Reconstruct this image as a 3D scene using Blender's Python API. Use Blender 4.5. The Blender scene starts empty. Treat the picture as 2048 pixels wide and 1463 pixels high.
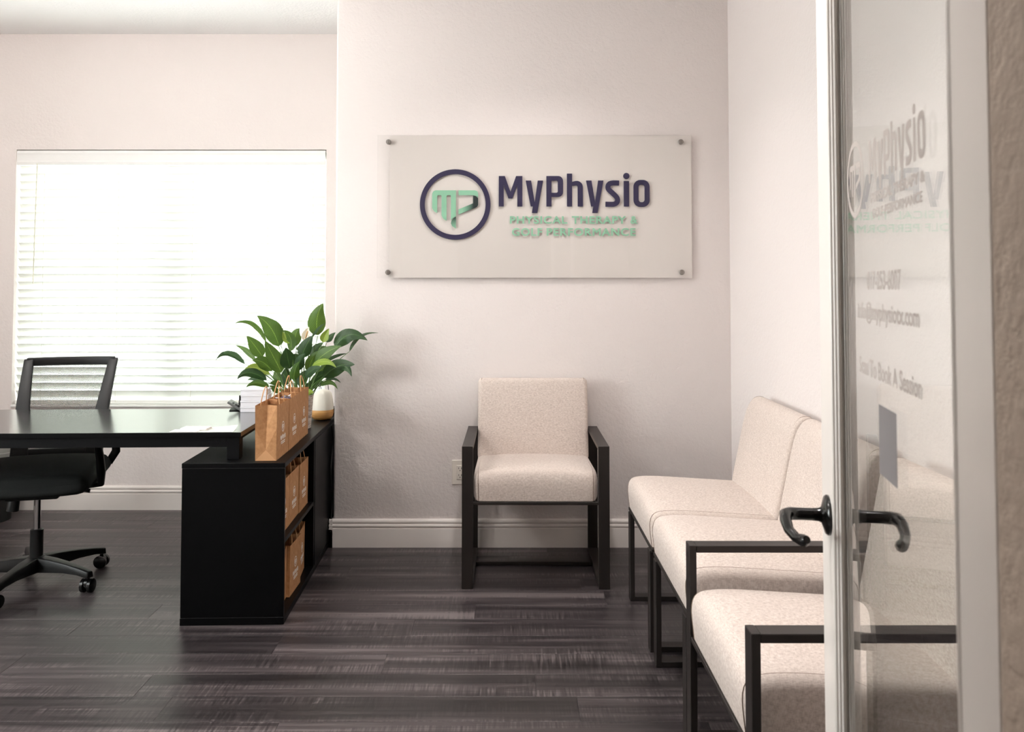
import bpy, bmesh, math, random
from mathutils import Vector, Matrix
random.seed(7)
R = math.radians
S = bpy.context.scene
COL = S.collection

# ------------------------------------------------------------------ camera
CAM_H = 1.24
F_PX, CX, CY = 1740.0, 1015.0, 508.0
cam_d = bpy.data.cameras.new('camera')
cam = bpy.data.objects.new('camera', cam_d); COL.objects.link(cam)
cam.location = (0, 0, CAM_H)
cam.rotation_euler = (R(90 + 2.1), 0, 0)
cam_d.sensor_width = 36.0
cam_d.lens = F_PX / 2048 * 36.0
cam_d.shift_x = (1024 - CX) / 2048
cam_d.shift_y = -(731.5 - CY) / 2048
cam_d.clip_start = 0.02
cam_d.dof.use_dof = True
cam_d.dof.focus_distance = 3.7
cam_d.dof.aperture_fstop = 9.0
S.camera = cam

# ------------------------------------------------------------------ view, world, lights
S.view_settings.view_transform = 'Standard'
S.view_settings.look = 'None'
S.view_settings.gamma = 1.0
S.view_settings.use_curve_mapping = False
S.view_settings.exposure = 0.7
S.cycles.max_bounces = 10
S.cycles.diffuse_bounces = 5
S.cycles.glossy_bounces = 5
S.cycles.transmission_bounces = 8
S.cycles.transparent_max_bounces = 24
S.cycles.caustics_reflective = False
S.cycles.caustics_refractive = False
S.cycles.sample_clamp_indirect = 6.0
S.cycles.use_denoising = True
S.cycles.use_adaptive_sampling = True
S.cycles.adaptive_threshold = .03

world = bpy.data.worlds.new('overcast_sky'); S.world = world
world.use_nodes = True
bg = world.node_tree.nodes['Background']
bg.inputs['Color'].default_value = (0.97, 0.985, 1.0, 1)
bg.inputs['Strength'].default_value = 9.5

def area(name, loc, rot, sx, sy, power, color=(1, 1, 1), portal=False, spread=None):
    l = bpy.data.lights.new(name, 'AREA'); l.shape = 'RECTANGLE'; l.size = sx; l.size_y = sy
    l.energy = power; l.color = color
    if spread: l.spread = spread
    o = bpy.data.objects.new(name, l); COL.objects.link(o); o.location = loc; o.rotation_euler = rot
    if portal: l.cycles.is_portal = True
    return o
area('sky_portal', (-1.9, 5.10, 1.29), (R(-90), 0, 0), 1.75, 1.45, 1, portal=True)
area('window_daylight', (-3.62, 2.20, 1.36), (0, R(-90), 0), .9, .85, 46, (1, .99, 1.0))

# ------------------------------------------------------------------ materials
def lin(c):
    return tuple((v / 255 / 12.92 if v / 255 <= .04045 else ((v / 255 + .055) / 1.055) ** 2.4) for v in c)
class Mat:
    def __init__(self, name, rgb=(200, 200, 200), rough=.5, metal=0., spec=.5):
        self.m = bpy.data.materials.new(name); self.m.use_nodes = True
        self.t = self.m.node_tree; self.b = self.t.nodes['Principled BSDF']
        self.b.inputs['Base Color'].default_value = (*lin(rgb), 1)
        self.b.inputs['Roughness'].default_value = rough
        self.b.inputs['Metallic'].default_value = metal
        self.b.inputs['Specular IOR Level'].default_value = spec
    def n(self, kind, **kw):
        nd = self.t.nodes.new(kind)
        for k, v in kw.items():
            if k.startswith('i_'): nd.inputs[k[2:]].default_value = v
            else: setattr(nd, k, v)
        return nd
    def l(self, a, b): self.t.links.new(a, b)
    def coord(self, scale=(1, 1, 1), which='Object'):
        tc = self.n('ShaderNodeTexCoord'); mp = self.n('ShaderNodeMapping')
        mp.inputs['Scale'].default_value = scale
        self.l(tc.outputs[which], mp.inputs['Vector']); return mp.outputs['Vector']
    def noise(self, scale=(1, 1, 1), s=1., detail=3., rough=.5, which='Object'):
        nd = self.n('ShaderNodeTexNoise'); nd.inputs['Scale'].default_value = s
        nd.inputs['Detail'].default_value = detail; nd.inputs['Roughness'].default_value = rough
        self.l(self.coord(scale, which), nd.inputs['Vector']); return nd.outputs['Fac']
    def math(self, op, a, b=None, c=None):
        nd = self.n('ShaderNodeMath', operation=op)
        for i, v in enumerate((a, b, c)):
            if v is None: continue
            if isinstance(v, (int, float)): nd.inputs[i].default_value = v
            else: self.l(v, nd.inputs[i])
        return nd.outputs[0]
    def ramp(self, fac, stops):
        nd = self.n('ShaderNodeValToRGB'); e = nd.color_ramp.elements
        while len(e) < len(stops): e.new(.5)
        for el, (p, c) in zip(e, stops):
            el.position = p; el.color = (*lin(c), 1)
        self.l(fac, nd.inputs['Fac']); return nd.outputs['Color']
    def color(self, sock): self.l(sock, self.b.inputs['Base Color']); return self
    def bump(self, h, strength=.3, dist=.002):
        nd = self.n('ShaderNodeBump'); nd.inputs['Strength'].default_value = strength
        nd.inputs['Distance'].default_value = dist
        self.l(h, nd.inputs['Height']); self.l(nd.outputs['Normal'], self.b.inputs['Normal']); return self

def wall_mat(name, rgb):
    m = Mat(name, rgb, .75, spec=.25)
    a = m.noise((1, 1, 1), 75, 3, .55); b = m.noise((1, 1, 1), 22, 2, .5)
    m.bump(m.math('ADD', m.math('SMOOTH_MIN', a, .62, .15), m.math('MULTIPLY', b, .6)), .55, .004)
    return m.m
M = {}
M['wall'] = wall_mat('warm_white_paint', (228, 220, 217))
M['hall'] = wall_mat('shade_darkened_paint', (196, 180, 165))  # doorway shade put into the colour of the jambs and hall walls
M['ceiling'] = wall_mat('ceiling_paint', (244, 244, 244))
M['trim'] = Mat('white_trim_paint', (228, 221, 216), .38).m
M['door'] = Mat('door_enamel', (226, 219, 213), .35).m
M['vinyl_frame'] = Mat('white_vinyl', (236, 236, 234), .4).m

def floor_mat():
    m = Mat('dark_plank_vinyl', (60, 54, 54), .33, spec=.4)
    oi = m.n('ShaderNodeObjectInfo')
    geo = m.n('ShaderNodeNewGeometry')
    off = m.n('ShaderNodeVectorMath', operation='MULTIPLY_ADD')
    cmb = m.n('ShaderNodeCombineXYZ')
    m.l(oi.outputs['Random'], cmb.inputs[0]); m.l(oi.outputs['Random'], cmb.inputs[1]); m.l(oi.outputs['Random'], cmb.inputs[2])
    m.l(cmb.outputs[0], off.inputs[0]); off.inputs[1].default_value = (37, 11, 5); m.l(geo.outputs['Position'], off.inputs[2])
    def nz(scale, d=3., r=.55):
        mp = m.n('ShaderNodeMapping'); mp.inputs['Scale'].default_value = scale
        m.l(off.outputs[0], mp.inputs['Vector'])
        nd = m.n('ShaderNodeTexNoise'); nd.inputs['Scale'].default_value = 1; nd.inputs['Detail'].default_value = d
        nd.inputs['Roughness'].default_value = r; m.l(mp.outputs[0], nd.inputs['Vector']); return nd.outputs['Fac']
    streak = nz((.55, 15, 1), 3, .55); band = nz((1.3, 48, 1), 3, .6)
    fine = nz((4, 170, 1), 3, .6)
    tick = nz((150, 9, 1), 1, .5)
    mask = nz((2.2, 20, 1), 2, .5)
    tk = m.math('MULTIPLY', m.math('MULTIPLY', m.math('SUBTRACT', tick, .5), 3.2), m.math('SMOOTHSTEP', mask, .48, .62) if False else m.math('MULTIPLY', m.math('GREATER_THAN', mask, .47), m.math('SUBTRACT', mask, .3)))
    f = m.math('ADD', m.math('MULTIPLY', m.math('SUBTRACT', streak, .5), 1.6), m.math('ADD', m.math('MULTIPLY', m.math('SUBTRACT', band, .5), .9), m.math('MULTIPLY', m.math('SUBTRACT', fine, .5), .45)))
    f = m.math('ADD', f, m.math('MULTIPLY', m.math('SUBTRACT', oi.outputs['Random'], .5), .16))
    f = m.math('ADD', m.math('ADD', f, tk), .5)
    m.color(m.ramp(f, [(.08, (27, 23, 24)), (.40, (46, 41, 42)), (.62, (64, 57, 58)), (.95, (102, 94, 94))]))
    m.bump(m.math('ADD', m.math('MULTIPLY', fine, .5), tick), .12, .0015)
    rg = m.math('MULTIPLY_ADD', streak, .2, .26); m.l(rg, m.b.inputs['Roughness'])
    return m.m
M['floor'] = floor_mat()
M['subfloor'] = Mat('floor_joint', (26, 23, 23), .8).m

def fabric_mat(name, dark, mid, light, sc=1.):
    m = Mat(name, mid, .9, spec=.15)
    a = m.noise((520 * sc, 45 * sc, 45 * sc), 1, 2, .5); b = m.noise((45 * sc, 520 * sc, 45 * sc), 1, 2, .5); c = m.noise((45 * sc, 45 * sc, 520 * sc), 1, 2, .5)
    s = m.math('DIVIDE', m.math('ADD', m.math('ADD', a, b), c), 3.)
    m.color(m.ramp(s, [(.36, dark), (.5, mid), (.64, light)]))
    m.bump(s, .5, .0012)
    m.b.inputs['Sheen Weight'].default_value = .15
    return m.m
M['linen'] = fabric_mat('oatmeal_linen', (174, 159, 150), (204, 190, 181), (223, 212, 204), 2.5)
M['welt'] = Mat('linen_seam', (128, 110, 98), .9, spec=.1).m
M['seam'] = Mat('linen_shadow_seam', (92, 78, 68), .95, spec=.05).m
M['bronze'] = Mat('bronze_powder_coat', (40, 35, 33), .42, .1, spec=.3).m
M['blackwood'] = Mat('black_laminate', (20, 20, 21), .2, spec=.6)
_m = M['blackwood']; _n = _m.noise((1, 1, 1), 260, 2, .5)
_m.bump(_n, .03, .0003); _m.b.inputs['Coat Weight'].default_value = .55; _m.b.inputs['Coat Roughness'].default_value = .16; _m.b.inputs['Coat IOR'].default_value = 1.5; M['blackwood'] = _m.m
M['cabinet_black'] = Mat('black_cabinet_board', (5, 5, 6), .42, spec=.1).m
M['cabinet_edge'] = Mat('black_edge_banding', (34, 33, 33), .35).m
M['blackmetal'] = Mat('black_steel', (9, 9, 11), .5, spec=.12).m
M['plastic'] = Mat('black_nylon', (9, 9, 9), .45, spec=.35).m
M['caster'] = Mat('caster_plastic', (10, 10, 10), .25).m
M['chrome'] = Mat('chrome', (190, 190, 190), .12, 1.).m
M['steel'] = Mat('brushed_steel', (150, 145, 140), .32, 1.).m
_m = Mat('black_seat_cloth', (26, 28, 27), .85, spec=.2); _m.bump(_m.noise((1, 1, 1), 420, 2), .3, .001); M['seatcloth'] = _m.m
M['gloss_black'] = Mat('oil_rubbed_bronze', (20, 18, 17), .18, .35).m

def mesh_mat():
    m = Mat('woven_back_mesh', (24, 24, 25), .7)
    tc = m.n('ShaderNodeTexCoord'); sp = m.n('ShaderNodeSeparateXYZ'); m.l(tc.outputs['Object'], sp.inputs[0])
    P = 2 * math.pi / .0062
    a = m.math('SINE', m.math('MULTIPLY', m.math('ADD', sp.outputs[0], sp.outputs[2]), P))
    b = m.math('SINE', m.math('MULTIPLY', m.math('SUBTRACT', sp.outputs[0], sp.outputs[2]), P))
    hole = m.math('GREATER_THAN', m.math('ADD', a, b), .25)
    tr = m.n('ShaderNodeBsdfTransparent'); mx = m.n('ShaderNodeMixShader')
    m.l(hole, mx.inputs[0]); m.l(m.b.outputs[0], mx.inputs[1]); m.l(tr.outputs[0], mx.inputs[2])
    m.l(mx.outputs[0], m.t.nodes['Material Output'].inputs[0])
    return m.m
M['backmesh'] = mesh_mat()

def glass_mat(name, tint=(1, 1, 1), ior=1.5, rough=0., boost=1.):
    m = Mat(name)
    tr = m.n('ShaderNodeBsdfTransparent'); tr.inputs[0].default_value = (*tint, 1)
    gl = m.n('ShaderNodeBsdfGlossy'); gl.inputs['Roughness'].default_value = rough
    ge = m.n('ShaderNodeNewGeometry'); dt = m.n('ShaderNodeVectorMath', operation='DOT_PRODUCT')
    m.l(ge.outputs['Normal'], dt.inputs[0]); m.l(ge.outputs['Incoming'], dt.inputs[1])
    f0 = ((ior - 1) / (ior + 1)) ** 2
    fac = m.math('MULTIPLY_ADD', m.math('POWER', m.math('SUBTRACT', 1., m.math('ABSOLUTE', dt.outputs['Value'])), 5.), 1 - f0, f0)
    mx = m.n('ShaderNodeMixShader'); m.l(fac, mx.inputs[0]); m.l(tr.outputs[0], mx.inputs[1]); m.l(gl.outputs[0], mx.inputs[2])
    m.l(mx.outputs[0], m.t.nodes['Material Output'].inputs[0]); return m.m
M['pane'] = glass_mat('window_glass', (.93, .96, .95))
M['doorglass'] = glass_mat('door_glass', (.95, .965, .955))
M['acrylic'] = glass_mat('clear_acrylic', (.995, .995, .992), 1.45)
def frost_mat():
    m = Mat('frosted_film', (240, 232, 227), .45, spec=.4)
    tr = m.n('ShaderNodeBsdfTransparent'); mx = m.n('ShaderNodeMixShader'); mx.inputs[0].default_value = .88
    m.l(tr.outputs[0], mx.inputs[1]); m.l(m.b.outputs[0], mx.inputs[2])
    m.l(mx.outputs[0], m.t.nodes['Material Output'].inputs[0]); return m.m
M['frost'] = frost_mat()
M['navy'] = Mat('navy_acrylic', (46, 41, 70), .4).m
M['mint'] = Mat('mint_acrylic', (136, 186, 156), .42).m
def grad_mat(name, axis, lo, hi, c0, c1):
    m = Mat(name, c0, .42)
    tc = m.n('ShaderNodeTexCoord'); sp = m.n('ShaderNodeSeparateXYZ'); m.l(tc.outputs['Object'], sp.inputs[0])
    f = m.math('DIVIDE', m.math('SUBTRACT', sp.outputs[axis], lo), hi - lo)
    m.color(m.ramp(f, [(0., c0), (1., c1)])); return m.m
M['decal'] = Mat('grey_window_vinyl', (176, 166, 160), .6).m
M['sticker'] = Mat('blank_window_sticker', (124, 119, 121), .6).m

def slat_mat():
    m = Mat('white_slat', (238, 240, 234), .5, spec=.3)
    tr = m.n('ShaderNodeBsdfTranslucent'); tr.inputs[0].default_value = (*lin((244, 246, 236)), 1)
    mx = m.n('ShaderNodeMixShader'); mx.inputs[0].default_value = .035
    m.l(m.b.outputs[0], mx.inputs[1]); m.l(tr.outputs[0], mx.inputs[2])
    m.l(mx.outputs[0], m.t.nodes['Material Output'].inputs[0]); return m.m
M['slat'] = slat_mat()
M['cord'] = Mat('blind_cord', (214, 212, 196), .8).m

def kraft_mat():
    m = Mat('kraft_paper', (184, 134, 88), .75, spec=.2)
    a = m.noise((1, 1, 1), 60, 4, .6)
    m.color(m.ramp(a, [(.3, (162, 116, 78)), (.7, (186, 140, 98))]))
    m.bump(m.noise((1, 1, 1), 18, 2), .25, .004); return m.m
M['kraft'] = kraft_mat()
M['kraft_fold'] = Mat('kraft_crease', (194, 146, 102), .75).m
M['twine'] = Mat('twisted_paper', (198, 150, 104), .8).m
M['print'] = Mat('white_ink', (236, 228, 218), .6).m
M['tissue'] = Mat('tissue_paper', (222, 218, 222), .8).m
M['tissue_navy'] = Mat('navy_tissue_print', (56, 54, 92), .8).m
M['paper'] = Mat('white_paper', (236, 233, 230), .55).m
M['sheet'] = Mat('pale_green_sheet', (206, 212, 204), .4).m
M['cardbox'] = Mat('white_card_box', (226, 226, 232), .5).m

def leaf_mat(name, dark, mid, light):
    m = Mat(name, mid, .36, spec=.5)
    uv = m.n('ShaderNodeUVMap'); sp = m.n('ShaderNodeSeparateXYZ'); m.l(uv.outputs[0], sp.inputs[0])
    au = m.math('ABSOLUTE', m.math('SUBTRACT', sp.outputs[0], .5))
    ph = m.math('SUBTRACT', m.math('MULTIPLY', sp.outputs[1], 85.), m.math('MULTIPLY', au, 60.))
    v = m.math('MULTIPLY_ADD', m.math('SINE', ph), .5, .5)
    v = m.math('POWER', v, 3.)
    rib = m.math('LESS_THAN', au, .025)
    f = m.math('ADD', m.math('MULTIPLY', v, .38), m.math('MULTIPLY', rib, .6))
    f = m.math('ADD', f, m.math('MULTIPLY', m.noise((1, 1, 1), 25, 2), .25))
    m.color(m.ramp(f, [(.05, dark), (.45, mid), (.95, light)]))
    m.bump(v, .35, .002)
    tr = m.n('ShaderNodeBsdfTranslucent'); tr.inputs[0].default_value = (*lin(light), 1)
    mx = m.n('ShaderNodeMixShader'); mx.inputs[0].default_value = .22
    m.l(m.b.outputs[0], mx.inputs[1]); m.l(tr.outputs[0], mx.inputs[2])
    m.l(mx.outputs[0], m.t.nodes['Material Output'].inputs[0]); return m.m
M['leaf_a'] = leaf_mat('peace_lily_leaf', (38, 68, 20), (72, 110, 36), (136, 168, 74))
M['leaf_b'] = leaf_mat('peace_lily_dark_leaf', (24, 48, 24), (42, 76, 38), (84, 120, 62))
M['leaf_c'] = leaf_mat('peace_lily_young_leaf', (98, 128, 40), (146, 170, 62), (190, 204, 104))
M['spathe'] = Mat('white_spathe', (232, 228, 208), .5).m
M['spadix'] = Mat('spadix', (196, 160, 116), .8).m
M['stem'] = Mat('green_stem', (78, 112, 48), .5).m
def pot_mat():
    m = Mat('whitewashed_bark', (196, 184, 174), .85)
    a = m.noise((30, 30, 150), 1, 4, .65)
    m.color(m.ramp(a, [(.3, (128, 110, 98)), (.5, (196, 184, 174)), (.75, (226, 218, 210))]))
    m.bump(a, .9, .006); return m.m
M['pot'] = pot_mat()
M['soil'] = Mat('soil', (52, 40, 30), .95).m
def wood_mat():
    m = Mat('bamboo', (206, 152, 88), .5)
    a = m.noise((12, 12, 120), 1, 3)
    m.color(m.ramp(a, [(.3, (188, 132, 70)), (.7, (220, 168, 104))])); return m.m
M['bamboo'] = wood_mat()
M['porcelain'] = Mat('milky_plastic', (236, 230, 218), .4).m
M['plate'] = Mat('outlet_plastic', (222, 214, 204), .35).m
M['slot'] = Mat('outlet_slot', (30, 26, 24), .6).m
M['binplastic'] = Mat('dark_bin_plastic', (22, 24, 22), .4).m
M['linerfilm'] = Mat('bin_liner', (120, 120, 116), .3).m
M['phone'] = Mat('grey_plastic', (104, 106, 104), .4).m
M['ground'] = Mat('pale_concrete', (222, 220, 216), .9).m
M['hedge'] = Mat('hedge_green', (70, 92, 58), .9).m
M['lamp_rim'] = Mat('lamp_trim', (240, 238, 234), .5).m
def emit(name, rgb, s):
    m = Mat(name); e = m.n('ShaderNodeEmission'); e.inputs[0].default_value = (*rgb, 1); e.inputs[1].default_value = s
    m.l(e.outputs[0], m.t.nodes['Material Output'].inputs[0]); return m.m
M['lamp_glow'] = emit('lamp_lens', (1, .86, .70), 6.)

# ------------------------------------------------------------------ object helpers
def link(name, me, mat, parent=None, smooth=False):
    o = bpy.data.objects.new(name, me); COL.objects.link(o)
    if mat is not None and not me.materials: me.materials.append(M[mat] if isinstance(mat, str) else mat)
    if parent is not None: o.parent = parent
    if smooth:
        for p in me.polygons: p.use_smooth = True
    return o
def empty(name, loc=(0, 0, 0), rz=0.):
    o = bpy.data.objects.new(name, None); COL.objects.link(o); o.location = loc; o.rotation_euler = (0, 0, rz)
    o.empty_display_size = .05; return o
def tag(o, label=None, cat=None, group=None, kind=None):
    if label: o['label'] = label
    if cat: o['category'] = cat
    if group: o['group'] = group
    if kind: o['kind'] = kind
    return o
class MB:
    def __init__(self): self.v = []; self.f = []
    def add(self, vs, fs):
        k = len(self.v); self.v += [tuple(v) for v in vs]; self.f += [tuple(i + k for i in f) for f in fs]; return self
    def box(self, x0, x1, y0, y1, z0, z1):
        v = [(x, y, z) for z in (z0, z1) for y in (y0, y1) for x in (x0, x1)]
        return self.add(v, [(0, 2, 3, 1), (4, 5, 7, 6), (0, 1, 5, 4), (2, 6, 7, 3), (0, 4, 6, 2), (1, 3, 7, 5)])
    def tube(self, pts, rad, n=8, caps=True, flat=None):
        pts = [Vector(p) for p in pts]; m = len(pts)
        rs = rad if isinstance(rad, (list, tuple)) else [rad] * m
        vs = []; up = None
        for i, p in enumerate(pts):
            t = (pts[min(i + 1, m - 1)] - pts[max(i - 1, 0)]).normalized()
            if up is None:
                a = Vector((0, 0, 1)) if abs(t.z) < .9 else Vector((1, 0, 0))
                up = (a - t * a.dot(t)).normalized()
            else: up = (up - t * up.dot(t)).normalized()
            sd = t.cross(up)
            for j in range(n):
                q = 2 * math.pi * j / n
                r1 = rs[i]; r2 = r1 * (flat if flat else 1)
                vs.append(p + sd * math.cos(q) * r1 + up * math.sin(q) * r2)
        fs = [(i * n + j, i * n + (j + 1) % n, (i + 1) * n + (j + 1) % n, (i + 1) * n + j) for i in range(m - 1) for j in range(n)]
        if caps: fs += [tuple(range(n - 1, -1, -1)), tuple(range((m - 1) * n, m * n))]
        return self.add(vs, fs)
    def lathe(self, prof, n=32, c=(0, 0, 0)):
        vs = []; m = len(prof)
        for r, z in prof:
            for j in range(n):
                q = 2 * math.pi * j / n; vs.append((c[0] + r * math.cos(q), c[1] + r * math.sin(q), c[2] + z))
        fs = [(i * n + j, i * n + (j + 1) % n, (i + 1) * n + (j + 1) % n, (i + 1) * n + j) for i in range(m - 1) for j in range(n)]
        fs += [tuple(range(n - 1, -1, -1)), tuple(range((m - 1) * n, m * n))]
        return self.add(vs, fs)
    def extrude_x(self, prof, x0, x1):          # profile in (y, z)
        n = len(prof)
        vs = [(x0, y, z) for y, z in prof] + [(x1, y, z) for y, z in prof]
        fs = [(i, (i + 1) % n, n + (i + 1) % n, n + i) for i in range(n)] + [tuple(range(n - 1, -1, -1)), tuple(range(n, 2 * n))]
        return self.add(vs, fs)
    def extrude_z(self, prof, z0, z1):          # profile in (x, y)
        n = len(prof)
        vs = [(x, y, z0) for x, y in prof] + [(x, y, z1) for x, y in prof]
        fs = [(i, (i + 1) % n, n + (i + 1) % n, n + i) for i in range(n)] + [tuple(range(n - 1, -1, -1)), tuple(range(n, 2 * n))]
        return self.add(vs, fs)
    def xf(self, mat):
        self.v = [tuple(mat @ Vector(v)) for v in self.v]; return self
    def mesh(self, name='mesh', bevel=0., seg=2, smooth=False, angle=None):
        me = bpy.data.meshes.new(name); me.from_pydata(self.v, [], self.f)
        bm = bmesh.new(); bm.from_mesh(me)
        bmesh.ops.recalc_face_normals(bm, faces=bm.faces)
        if bevel > 0:
            es = [e for e in bm.edges if len(e.link_faces) == 2 and e.calc_face_angle(0) > R(30)]
            bmesh.ops.bevel(bm, geom=es, offset=bevel, segments=seg, affect='EDGES', profile=.5, clamp_overlap=True)
        if smooth:
            for f in bm.faces: f.smooth = True
            ang = R(angle or 40)
            for e in bm.edges: e.smooth = not (len(e.link_faces) == 2 and e.calc_face_angle(0) > ang)
        bm.to_mesh(me); bm.free(); return me
    def build(self, name, mat, parent=None, bevel=0., seg=2, smooth=False, angle=None):
        return link(name, self.mesh(name, bevel, seg, smooth, angle), mat, parent)
def copy_tree(o, parent=None):
    c = o.copy(); COL.objects.link(c); c.parent = parent
    for ch in list(o.children): copy_tree(ch, c)
    return c

# 2-D outlines and text -> flat meshes in the XZ plane facing -Y
_flat = Matrix(((1, 0, 0, 0), (0, 0, -1, 0), (0, 1, 0, 0), (0, 0, 0, 1)))
def curve_to_mesh(cu, name):
    ob = bpy.data.objects.new('outline', cu); COL.objects.link(ob)
    bpy.context.view_layer.update()
    dg = bpy.context.evaluated_depsgraph_get()
    me = bpy.data.meshes.new_from_object(ob.evaluated_get(dg)); me.name = name
    bpy.data.objects.remove(ob); return me
def outline_mesh(polys, extrude, name='outline'):
    cu = bpy.data.curves.new(name, 'CURVE'); cu.dimensions = '2D'; cu.fill_mode = 'BOTH'; cu.extrude = extrude
    for p in polys:
        sp = cu.splines.new('POLY'); sp.points.add(len(p) - 1); sp.use_cyclic_u = True
        for q, (x, y) in zip(sp.points, p): q.co = (x, y, 0, 1)
    me = curve_to_mesh(cu, name); me.transform(_flat); me.materials.clear()
    for p in me.polygons: p.use_smooth = False
    return me
def text_mesh(body, width, height, extrude=.0005, bold=.0, spacing=1.):
    cu = bpy.data.curves.new('text', 'FONT'); cu.body = body; cu.size = 1; cu.space_character = spacing
    cu.bevel_depth = max(bold, .001); cu.bevel_resolution = 0; cu.extrude = .01; cu.resolution_u = 4
    me = curve_to_mesh(cu, 'lettering')
    xs = [v.co.x for v in me.vertices]; ys = [v.co.y for v in me.vertices]; zs = [v.co.z for v in me.vertices]
    x0, x1, y0, y1, z0, z1 = min(xs), max(xs), min(ys), max(ys), min(zs), max(zs)
    for v in me.vertices:
        z = (v.co.z - z0) / (z1 - z0)
        z = 0 if z < .2 else (1 if z > .8 else z)
        v.co = ((v.co.x - x0) / (x1 - x0) * width, (v.co.y - y0) / (y1 - y0) * height, (.0 if v.co.z < -.011 else .25 if v.co.z < 0 else .95 if v.co.z < .011 else 1.) * extrude)
    for p in me.polygons: p.use_smooth = False
    me.transform(_flat); me.materials.clear(); return me
def circ(cx, cy, r, n=48): return [(cx + r * math.cos(2 * math.pi * i / n), cy + r * math.sin(2 * math.pi * i / n)) for i in range(n)]
def rrect(x0, x1, y0, y1, r, n=6):
    o = []
    for (cx, cy, a) in ((x1 - r, y1 - r, 0), (x0 + r, y1 - r, 90), (x0 + r, y0 + r, 180), (x1 - r, y0 + r, 270)):
        for i in range(n + 1):
            q = R(a + 90 * i / n); o.append((cx + r * math.cos(q), cy + r * math.sin(q)))
    return o
def stroke(pts, w):
    P = [Vector((a, b)) for a, b in pts]; L = []; Rr = []
    for i, p in enumerate(P):
        d0 = (p - P[i - 1]).normalized() if i else (P[1] - p).normalized()
        d1 = (P[i + 1] - p).normalized() if i < len(P) - 1 else d0
        n0 = Vector((-d0.y, d0.x)); n1 = Vector((-d1.y, d1.x)); n = (n0 + n1).normalized()
        k = w / 2 / max(.5, n.dot(n0)); L.append(p + n * k); Rr.append(p - n * k)
    return [(v.x, v.y) for v in L + Rr[::-1]]

def spline(pts, n=6):
    P = [Vector(p) for p in pts]; P = [P[0] * 2 - P[1]] + P + [P[-1] * 2 - P[-2]]; out = []
    for i in range(1, len(P) - 2):
        for j in range(n):
            t = j / n
            q = .5 * (2 * P[i] + (P[i + 1] - P[i - 1]) * t + (2 * P[i - 1] - 5 * P[i] + 4 * P[i + 1] - P[i + 2]) * t * t + (3 * P[i] - P[i - 1] - 3 * P[i + 1] + P[i + 2]) * t ** 3)
            out.append((q.x, q.y))
    return out + [tuple(P[-2])]
# wordmark outlines in drawing units (y down); scaled and placed by the things that carry them
def arc(cx, cy, r, a0, a1, n=5): return [(cx + r * math.cos(R(a0 + (a1 - a0) * i / n)), cy + r * math.sin(R(a0 + (a1 - a0) * i / n))) for i in range(n + 1)]
def y_at(dx): return [[(x + dx, y) for x, y in ((948, 192), (993, 192), (1022, 372), (1047, 192), (1091, 192), (1043, 460), (998, 460), (1007, 406), (989, 406))]]
LETTERS = [
 [[(727, 406), (727, 155), (777, 155), (823, 285), (869, 155), (921, 155), (921, 406), (879, 406), (879, 230), (838, 340), (806, 340), (768, 230), (768, 406)]],
 y_at(0),
 [[(1118, 406), (1118, 155)] + arc(1215, 195, 40, -90, 0) + arc(1215, 288, 40, 0, 90) + [(1160, 328), (1160, 406)],
  [(1160, 193)] + arc(1200, 205, 12, -90, 0) + arc(1200, 281, 12, 0, 90) + [(1160, 293)]],
 [[(1287, 406), (1287, 135), (1329, 135), (1329, 203)] + arc(1368, 245, 50, -100, 0) + [(1418, 406), (1375, 406)] + arc(1363, 245, 12, 0, -90) + [(1329, 236), (1329, 406)]],
 y_at(496),
 [stroke(spline([(1716, 213), (1690, 212), (1658, 213), (1634, 222), (1624, 245), (1632, 268), (1662, 296), (1692, 326), (1703, 350), (1696, 374), (1672, 387), (1640, 388), (1603, 387)]), 42)],
 [[(1754, 406), (1754, 196), (1798, 196), (1798, 406)], circ(1776, 155, 26, 24)],
 [rrect(1834, 1967, 187, 410, 56, 7), rrect(1876, 1925, 226, 371, 22, 5)],
]
RING = [circ(369, 389, 290, 72), circ(369, 389, 250, 72)]
MARK_M = [[(180, 300), (188, 282), (207, 273), (375, 273), (375, 487), (352, 500), (334, 522), (334, 320), (329, 313), (303, 313), (298, 320), (298, 525), (270, 505), (257, 478), (257, 320), (252, 313), (226, 313), (221, 320), (221, 460), (195, 445), (180, 418)]]
MARK_TIP = [[(375, 489), (354, 502), (338, 525), (334, 545), (345, 568), (375, 588)]]
MARK_BAR = [[(396, 273), (532, 273), (550, 280), (557, 297), (557, 334), (542, 320), (516, 313), (396, 313)]]
MARK_P = [[(516, 315), (541, 322), (557, 338), (557, 395), (549, 408), (534, 416), (396, 472), (396, 430), (516, 380)]]
def tr(polys, k, ox=1024, oy=389): return [[((x - ox) * k, -(y - oy) * k) for x, y in p] for p in polys]

# ================================================================== THE ROOM
WB = 4.195        # face of the wall with the sign
WA = 4.888        # face of the window wall in the alcove
CEIL = 2.668
XR, XL, XC = 1.073, -3.30, -.832
YD = .683         # room side of the door wall
JR, JL = .392, -.445

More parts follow.
